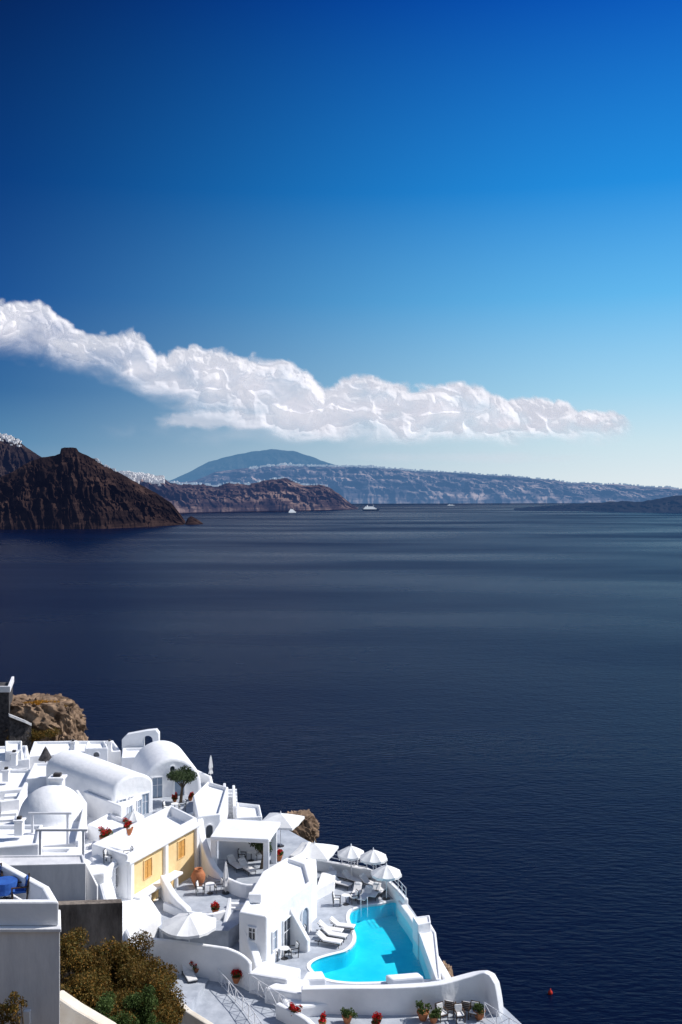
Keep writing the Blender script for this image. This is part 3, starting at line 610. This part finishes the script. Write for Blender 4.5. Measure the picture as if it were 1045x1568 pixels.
B().wall([G(205,1262,102.2),G(262,1256,102.2),G(303,1243,102.2)],99,102.3,.3).wall([G(330,1222,102.2),G(322,1190,102.2),G(300,1180,102.2)],97,102.3,.3).build('parapet',WHITE,e,bevel=.08)
e=empty('terrace'); blk(e,'floor',[(318,1345),(372,1356),(422,1345),(470,1312),(476,1290),(440,1270),(330,1262)],100.3,6,DECK,bevel=0)
B().wall(catmull([G(345,1346,100.8),G(378,1358,100.8),G(412,1350,100.8),G(428,1325,100.9),G(462,1308,100.9),G(474,1290,100.9)],5),96,101.0,.3).build('parapet',WHITE,e,bevel=.1)
h1=empty('veranda'); blk(h1,'roof_slab',[(322,1281),(412,1285),(430,1258),(340,1253)],103.3,.35,bevel=.08)
b=B()
for a_,c_ in((328,1276),(408,1280),(420,1264)): x,y=G(a_,c_,103.3); b.box((x,y,101.6),(.45,.45,2.7))
b.build('piers',WHITE,h1,bevel=.05)
x,y=G(372,1262,103.3); B().box((x,y+.5,101.4),(4.0,.3,2.9)).build('back_wall',WHITE,h1)
e=empty('terrace'); blk(e,'floor',[(212,1398),(300,1340),(350,1336),(392,1358),(372,1410),(350,1425),(250,1425)],100.0,5,DECK,bevel=0)
B().wall(catmull([G(252,1380,100.6),G(282,1392,100.6),G(318,1398,100.6),G(345,1392,100.6)],4),96,100.55,.3).build('low_wall',WHITE,e,bevel=.08)
B().wall(catmull([G(250,1345,101.3),G(268,1375,100.9),G(290,1400,100.3)],4),97,[101.6-.12*i for i in range(9)],.5).build('curved_wall',WHITE,e,bevel=.1)
e=empty('terrace'); blk(e,'floor',[(190,1452),(250,1410),(345,1405),(380,1440),(368,1468),(300,1462),(240,1456)],98.7,5,DECK,bevel=0)
B().wall(catmull([G(188,1436,99.9),G(230,1436,99.9),G(290,1443,99.9),G(340,1452,99.8),G(368,1462,99.6),G(384,1475,99.4)],5),[94.5]*26,[99.9]*16+[99.9-.05*i for i in range(10)],.32).build('parapet',WHITE,e,bevel=.12,seg=3)
e=empty('staircase'); steps(e,G(352,1440,98.8),G(366,1388,100.0),1.5,98.7,100.3,9,zb=97)
B().wall([G(340,1440,99.2),G(352,1385,100.6)],[97,97],[99.4,101.1],.25).build('stair_wall',WHITE,e,bevel=.05)
# ---------------- pool house
z=101.6
h1,w1,c1=house('pool_house',[(366,1396),(408,1404),(446,1372),(478,1350),(470,1322),(440,1312),(402,1334)],z,4.2,rim=.3,drop=.25,bevel=.14)
A=G(408,1404,z); C=G(478,1350,z); M1=G(446,1372,z)
opening(h1,A,M1,c1,.30,.6,98.9,1.3,pane=BLUEW); opening(h1,A,M1,c1,.8,1.1,98.0,2.3); opening(h1,M1,C,c1,.62,.9,98.0,2.1,arch=True,pane=BLUEW)
opening(h1,G(366,1396,z),A,c1,.5,.5,99.9,.8)
B().wall(catmull([G(372,1398,101.4),G(385,1440,99.8),G(400,1482,98.8)],4),95,list(np.linspace(101.4,98.4,9)),.6).build('buttress',WHITE,h1,bevel=.14,seg=3)
B().wall([M1,(M1[0]+1.3,M1[1]-.7)],[97,97],[100.8,98.8],.45).build('fin_wall',WHITE,h1,bevel=.12)
B().box((A[0]-1.0,A[1]+3,101.7),(.9,.5,.6)).build('roof_vent',WHITE,h1,bevel=.05)
e=empty('stepped_wall')
blk(e,'block_a',[(470,1352),(486,1338),(484,1312),(462,1316)],100.4,4); blk(e,'block_b',[(456,1372),(472,1360),(486,1372),(470,1388)],99.6,3)
blk(e,'block_c',[(484,1362),(512,1348),(516,1332),(492,1336)],98.9,3)
# ---------------- pool deck with basin
zD=98.0
outer=catmull(GL([(470,1322),(520,1324),(575,1336),(604,1360),(634,1396),(662,1446),(686,1497)],zD),4)+GL([(640,1520),(440,1520),(378,1490),(392,1420),(440,1345)],zD)
pool=catmull(GL([(536,1402),(541,1394),(558,1388),(582,1385),(607,1381),(622,1404),(640,1432),(658,1464),(676,1497),(655,1500),(620,1502),(570,1504),(535,1504),(505,1500),(484,1490),(476,1479),(486,1470),(508,1463),(530,1457),(542,1447),(546,1436),(543,1424),(537,1412)],zD),5,True)
outer=ccw(outer); pool=ccw(pool)
tri=tessellate_polygon([[Vector((*p,0)) for p in outer],[Vector((*p,0)) for p in reversed(pool)]])
allp=outer+list(reversed(pool))
e=empty('pool_deck'); b=B(); b.v=[(x,y,zD) for x,y in allp]; b.f=[list(t) for t in tri]; b.build('paving',DECK,e)
b=B(); n=len(outer); b.v=[(x,y,zD) for x,y in outer]+[(x,y,zD-7) for x,y in outer]; b.f=[[i,(i+1)%n,n+(i+1)%n,n+i] for i in range(n)]; b.build('retaining_wall',WHITE,e)
POOLT=noisy('pool_plaster',(.01,.58,.74),(.04,.68,.82),.5,.6,.0)
e=empty('swimming_pool'); n=len(pool); b=B(); b.v=[(x,y,zD+.02) for x,y in pool]+[(x,y,zD-1.1) for x,y in pool]; b.f=[[i,(i+1)%n,n+(i+1)%n,n+i] for i in range(n)]+[[n+i for i in range(n)]]; b.build('basin',POOLT,e,recalc=False)
cop=offset(pool,-.28); b=B(); b.v=[(x,y,zD+.04) for x,y in pool]+[(x,y,zD+.04) for x,y in cop]+[(x,y,zD-.1) for x,y in pool]+[(x,y,zD+.004) for x,y in cop]
b.f=[[i,(i+1)%n,n+(i+1)%n,n+i] for i in range(n)]+[[i,(i+1)%n,2*n+(i+1)%n,2*n+i] for i in range(n)]+[[n+i,n+(i+1)%n,3*n+(i+1)%n,3*n+i] for i in range(n)]; b.build('coping',WHITE,e)
m,nt,p=newmat('pool_water'); N=nt.nodes; L=nt.links; N.remove(p)
tr=N.new('ShaderNodeBsdfTransparent'); tr.inputs[0].default_value=(.72,.98,1,1); gl=N.new('ShaderNodeBsdfGlossy'); gl.inputs['Roughness'].default_value=.04
lw=N.new('ShaderNodeLayerWeight'); lw.inputs[0].default_value=.5; pw=N.new('ShaderNodeMath'); pw.operation='POWER'; pw.inputs[1].default_value=5; L.new(lw.outputs['Facing'],pw.inputs[0])
sc2=N.new('ShaderNodeMath'); sc2.operation='MULTIPLY_ADD'; sc2.inputs[1].default_value=.8; sc2.inputs[2].default_value=.02; L.new(pw.outputs[0],sc2.inputs[0])
g=N.new('ShaderNodeNewGeometry'); nn_=N.new('ShaderNodeTexNoise'); nn_.inputs['Scale'].default_value=2.6; nn_.inputs['Detail'].default_value=3; L.new(g.outputs['Position'],nn_.inputs['Vector']); bp=N.new('ShaderNodeBump'); bp.inputs['Distance'].default_value=.06; bp.inputs['Strength'].default_value=.7
L.new(nn_.outputs['Fac'],bp.inputs['Height']); L.new(bp.outputs[0],gl.inputs['Normal']); L.new(bp.outputs[0],lw.inputs['Normal'])
mx=N.new('ShaderNodeMixShader'); L.new(sc2.outputs[0],mx.inputs[0]); L.new(tr.outputs[0],mx.inputs[1]); L.new(gl.outputs[0],mx.inputs[2]); L.new(mx.outputs[0],N['Material Output'].inputs[0])
b=B(); ww=offset(pool,.004); b.v=[(x,y,zD-.1) for x,y in ww]; b.f=[list(range(n))]; b.build('water',m,e,recalc=False)
b=B()
for k in(0,.5):
    x,y=G(553,1390,zD); x+=k
    b.cyl((x,y+.25,zD),(x,y+.25,zD+.75),.022,n=6); b.cyl((x,y+.25,zD+.75),(x,y-.25,zD+.75),.022,n=6); b.cyl((x,y-.25,zD+.75),(x,y-.25,zD-.6),.022,n=6)
b.build('ladder',METALW,e)
e=empty('pool_wall')
B().wall(GL([(613,1379),(630,1402),(650,1434),(668,1466),(688,1501)],zD+.4),93,zD+.45,.5).build('sea_wall',WHITE,e,bevel=.08)
line=catmull([G(470,1310,99),G(500,1316,99),G(540,1324,99),(G(575,1332,99)),G(600,1350,99),G(622,1376,98.9)],5)
B().wall(line,93,98.9,.45).build('curved_parapet',WHITE,e,bevel=.14,seg=3)
railing([line[i] for i in(8,13,18,22,25)],98.9,.8,cross=False)
railing([G(476,1306,99),G(520,1318,98.9),G(548,1324,98.9)],98.9,.8,cross=False)
h1,w1,c1=house('plant_room',[(636,1412),(656,1408),(668,1428),(676,1500),(668,1500)],98.8,7,rim=.15,drop=.1)
h1,w1,c1=house('plant_room',[(632,1404),(658,1401),(660,1412),(640,1416)],99.4,7,rim=.12,drop=.1)
# ---------------- lower dining terrace
zT=97.5
e=empty('dining_terrace'); blk(e,'floor',[(420,1640),(850,1640),(818,1586),(770,1540),(700,1520),(440,1520)],zT,5,DECK,bevel=0)
wl=catmull([G(462,1512,99.0),G(520,1508,99.2),G(600,1505,99.4),G(665,1498,99.6),G(700,1490,99.7),G(728,1485,99.8),G(744,1490,99.7),G(756,1508,99.2),G(768,1535,98.3)],5)
zz=np.interp(np.linspace(0,1,len(wl)),[0,.12,.5,.75,.86,.93,1],[99.0,99.1,99.4,99.8,99.8,99.4,97.9])
e=empty('curved_wall'); B().wall(wl,95,list(zz),.55).build('wall',WHITE,e,bevel=.18,seg=3)
e=empty('stepped_planter')
blk(e,'block_a',[(380,1490),(440,1500),(462,1482),(404,1470)],98.9,4,bevel=.15); blk(e,'block_b',[(404,1512),(462,1522),(475,1500),(440,1495)],98.6,4,bevel=.15); blk(e,'block_c',[(600,1500),(650,1496),(640,1488),(590,1492)],98.5,.6,bevel=.12)
blk(e,'block_d',[(462,1500),(500,1498),(494,1486),(470,1487)],98.6,2,bevel=.12); blk(e,'block_e',[(440,1545),(540,1530),(500,1520),(430,1524)],98.2,4,bevel=.15)
e=empty('footpath'); blk(e,'paving',[(255,1640),(440,1640),(455,1560),(380,1500),(300,1475),(262,1500)],97.6,3,DECK,bevel=0)
steps(e,G(300,1490,97.7),G(258,1560,97.9),2.2,97.6,98.4,6,DECK)
railing([G(368,1503,97.9),G(410,1530,97.9),G(462,1566,97.9)],97.7,1.05); railing([G(330,1498,97.7),G(372,1545,97.7),G(410,1600,97.7)],97.6,.9)
e=empty('white_wall'); B().wall(catmull([G(425,1530,98.7),G(470,1562,98.4),G(500,1600,98.2)],3),95,98.5,.4).build('wall',WHITE,e,bevel=.1)
railing([G(742,1536,98.6),G(780,1560,98.6),G(830,1590,98.6)],97.6,1.05)
e=empty('cream_wall'); B().wall([G(262,1520,99.4),G(290,1545,99.4),G(345,1590,99)],95,99.3,.4).build('wall',CREAM,e,bevel=.08)
e=empty('cream_wall'); B().wall([(atD(88,40.5),40.5),(atD(120,40),40),(atD(175,39.5),39.5)],100,[zD_(1518,40.5),zD_(1540,40),zD_(1572,39.5)],.6).build('wall',CREAM,e,bevel=.1)
# ---------------- shaded garden building & concrete wall
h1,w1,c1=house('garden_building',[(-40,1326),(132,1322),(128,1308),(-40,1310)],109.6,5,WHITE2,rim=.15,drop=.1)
e=empty('retaining_wall'); blk(e,'wall',[(78,1386),(188,1382),(186,1376),(78,1380)],107.9,7,CONC,bevel=.03)
e=empty('garden_wall'); B().wall([G(132,1318,109.6),G(150,1345,108.6)],[104,104],[109.5,108.2],.25).build('wall',WHITE2,e,bevel=.04)
# ---------------- foreground left house
zF=114.6
h1=empty('foreground_house')
T_=[(-18,35.1),(atD(92,35.1),35.1),(atD(90,37.0),37.0),(-13.2,39.4),(-18,39.4)]
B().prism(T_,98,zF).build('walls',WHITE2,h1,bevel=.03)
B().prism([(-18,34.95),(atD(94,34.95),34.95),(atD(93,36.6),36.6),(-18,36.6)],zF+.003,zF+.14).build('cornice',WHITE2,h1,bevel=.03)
B().wall([(-18,35.3),(atD(82,35.3),35.3),(atD(70,36.5),36.5),(-13.4,39.0),(-18,39.0)],zF+.145,zF+1.0,.28).build('parapet',WHITE,h1,bevel=.06)
b=B(); x=atD(42,35.0); b.box((x,35.0,111.6),(.22,.18,.5)); b.cyl((x-.04,35.04,111.5),(x-.04,35.04,104),.03); b.cyl((x+.06,35.04,111.5),(x+.06,35.04,104),.03); b.build('meter_box_pipes',METALW,h1,bevel=.02)
table(atD(8,37.4),37.4,zF+.15,.45,BLUECL); chair(atD(30,37.2),37.2,zF+.15,-1.3,WOOD,BLUECL); chair(atD(-8,38.2),38.2,zF+.15,.4,WOOD,BLUECL)
# ---------------- vegetation
def tree(name,x,y,z0,h,r,n=2600,mat=LEAF):
    e=empty(name); b=B(); top=Vector((x+.15,y,z0+h*.45)); b.cyl((x,y,z0),top,.16,.1,8)
    bl=[]
    for k in range(9):
        a=k*2.4; rr=r*random.uniform(.35,.75); q=Vector((x+rr*math.cos(a),y+rr*math.sin(a),z0+h*random.uniform(.55,.88))); b.cyl(top-Vector((0,0,.1*(k%3))),q,.06,.02,6)
        s=r*random.uniform(.32,.5); bl.append((q.x,q.y,q.z,s,s,s*.8))
    b.build('trunk',BARK,e); leaves('crown',bl,n,.10,mat,e)
x,y=G(277,1229,101.5); tree('olive_tree',x,y,101.5,3.3,1.3,3200)
x,y=G(401,1330,100.3); tree('olive_tree',x,y,100.3,2.4,.9,1400)
def bush(name,pts,n,mat,size=.13,k=11,rs=.46):
    e=empty(name); bl=[]
    for px,py,D,r in pts:
        x=atD(px,D); z=zD_(py,D)
        for _ in range(k): bl.append((x+rng.normal()*r*.5,D+rng.normal()*r*.45,z+rng.normal()*r*.36,r*rs,r*rs,r*rs*.85))
    b=B()
    for q in bl[::3]: b.cyl((q[0]*.98,q[1],q[2]-2.0),(q[0],q[1],q[2]),.05,.015,5)
    b.build('stems',BARK,e); leaves('foliage',bl,n,size,mat,e)
bush('scrub_bush',[(112,1458,48,1.25),(125,1500,46,1.3),(160,1492,47,1.35),(200,1482,48,1.4),(238,1498,49,1.15),(150,1535,45,1.4),(200,1535,46,1.5),(110,1535,44,1.2),(240,1545,46,1.25),(180,1570,43,1.5),(120,1565,43,1.2),(228,1525,47,1.3)],120000,BUSHL,.062)
bush('green_bush',[(215,1540,43.5,.7),(235,1575,43,.7),(150,1565,42,.8),(185,1560,42.5,.8)],16000,GREENL,.055)
bush('dry_shrub',[(20,1535,34.2,.35),(8,1555,34.2,.4)],1400,BUSHL,.05)
for px,py,z,fl,s in((160,1290,103.4,REDL,.45),(197,1278,103.4,REDL,.45),(305,1356,100,REDL,.32),(427,1318,100.3,REDL,.4),(330,1400,100,REDL,.3),(302,1490,97.9,REDL,.34),(362,1505,97.9,REDL,.34),(452,1562,97.9,REDL,.34),(494,1572,97.5,REDL,.3),(532,1566,97.5,None,.4),(648,1562,97.5,None,.45),(664,1566,97.5,None,.35),(734,1560,97.5,None,.45),(575,1574,97.5,REDL,.3),(268,1228,101.5,REDL,.25),(292,1226,101.5,REDL,.25),(418,1352,100.3,REDL,.3),(212,1262,102.6,REDL,.3)):
    x,y=G(px,py,z); pot(x,y,z,s*.8,fl)
x,y=G(304,1358,100.0); e=empty('terracotta_urn'); B().lathe((x,y,100.),[(0,0),(.25,0),(.5,.5),(.55,.9),(.4,1.2),(.28,1.3),(.34,1.4),(.25,1.4),(.2,1.2)],20).build('urn',TERRA,e,smooth='all')
# ---------------- umbrellas & furniture
for px,py,zf,h,wd,sd_ in((430,1256,100.3,2.6,3.2,4),(482,1302,98,2.9,3.2,4),(538,1306,98,2.6,2.4,8),(572,1312,98,2.6,2.4,8),(592,1336,98,2.5,2.5,8),(290,1414,98.7,2.7,3.9,8),(205,1252,101.5,2.2,1.8,8)):
    x,y=G(px,py,zf+h-.4); umbrella(x,y,zf,wd,h,sd_,ph=.5)
x,y=G(346,1368,100); closed_umbrella(x,y,100,2.3); x,y=G(323,1195,101.5); closed_umbrella(x,y,101.5,2.4)
for px,py,r in((506,1430,1.25),(512,1438,1.2),(524,1424,1.3),(504,1447,1.2),(560,1378,-.4),(574,1373,-.3),(586,1367,-.5),(546,1373,-.2),(522,1358,1.0),(540,1352,.9),(566,1358,.8),(518,1346,1.0),(556,1345,.9),(598,1364,.3)):
    x,y=G(px,py,98); sunbed(x,y,98,r)
for px,py,r in((677,1562,.5),(704,1564,.2),(726,1560,-.4),(690,1552,2.8),(716,1553,2.8)):
    x,y=G(px,py,zT); chair(x,y,zT,r)
for px,py,z in((448,1440,98),(436,1468,98),(322,1368,100),(182,1320,103.1),(268,1243,101.5),(385,1318,100.3),(530,1385,98)):
    x,y=G(px,py,z); table(x,y,z,.35); wire_chair(x-.7,y-.1,z,1.5); wire_chair(x+.6,y+.3,z,-1.2)
for px,py,r in((360,1330,.6),(378,1335,.6)):
    x,y=G(px,py,100.3); sunbed(x,y,100.3,r)
x,y=G(290,1500,97.7); sunbed(x,y,97.7,.4)
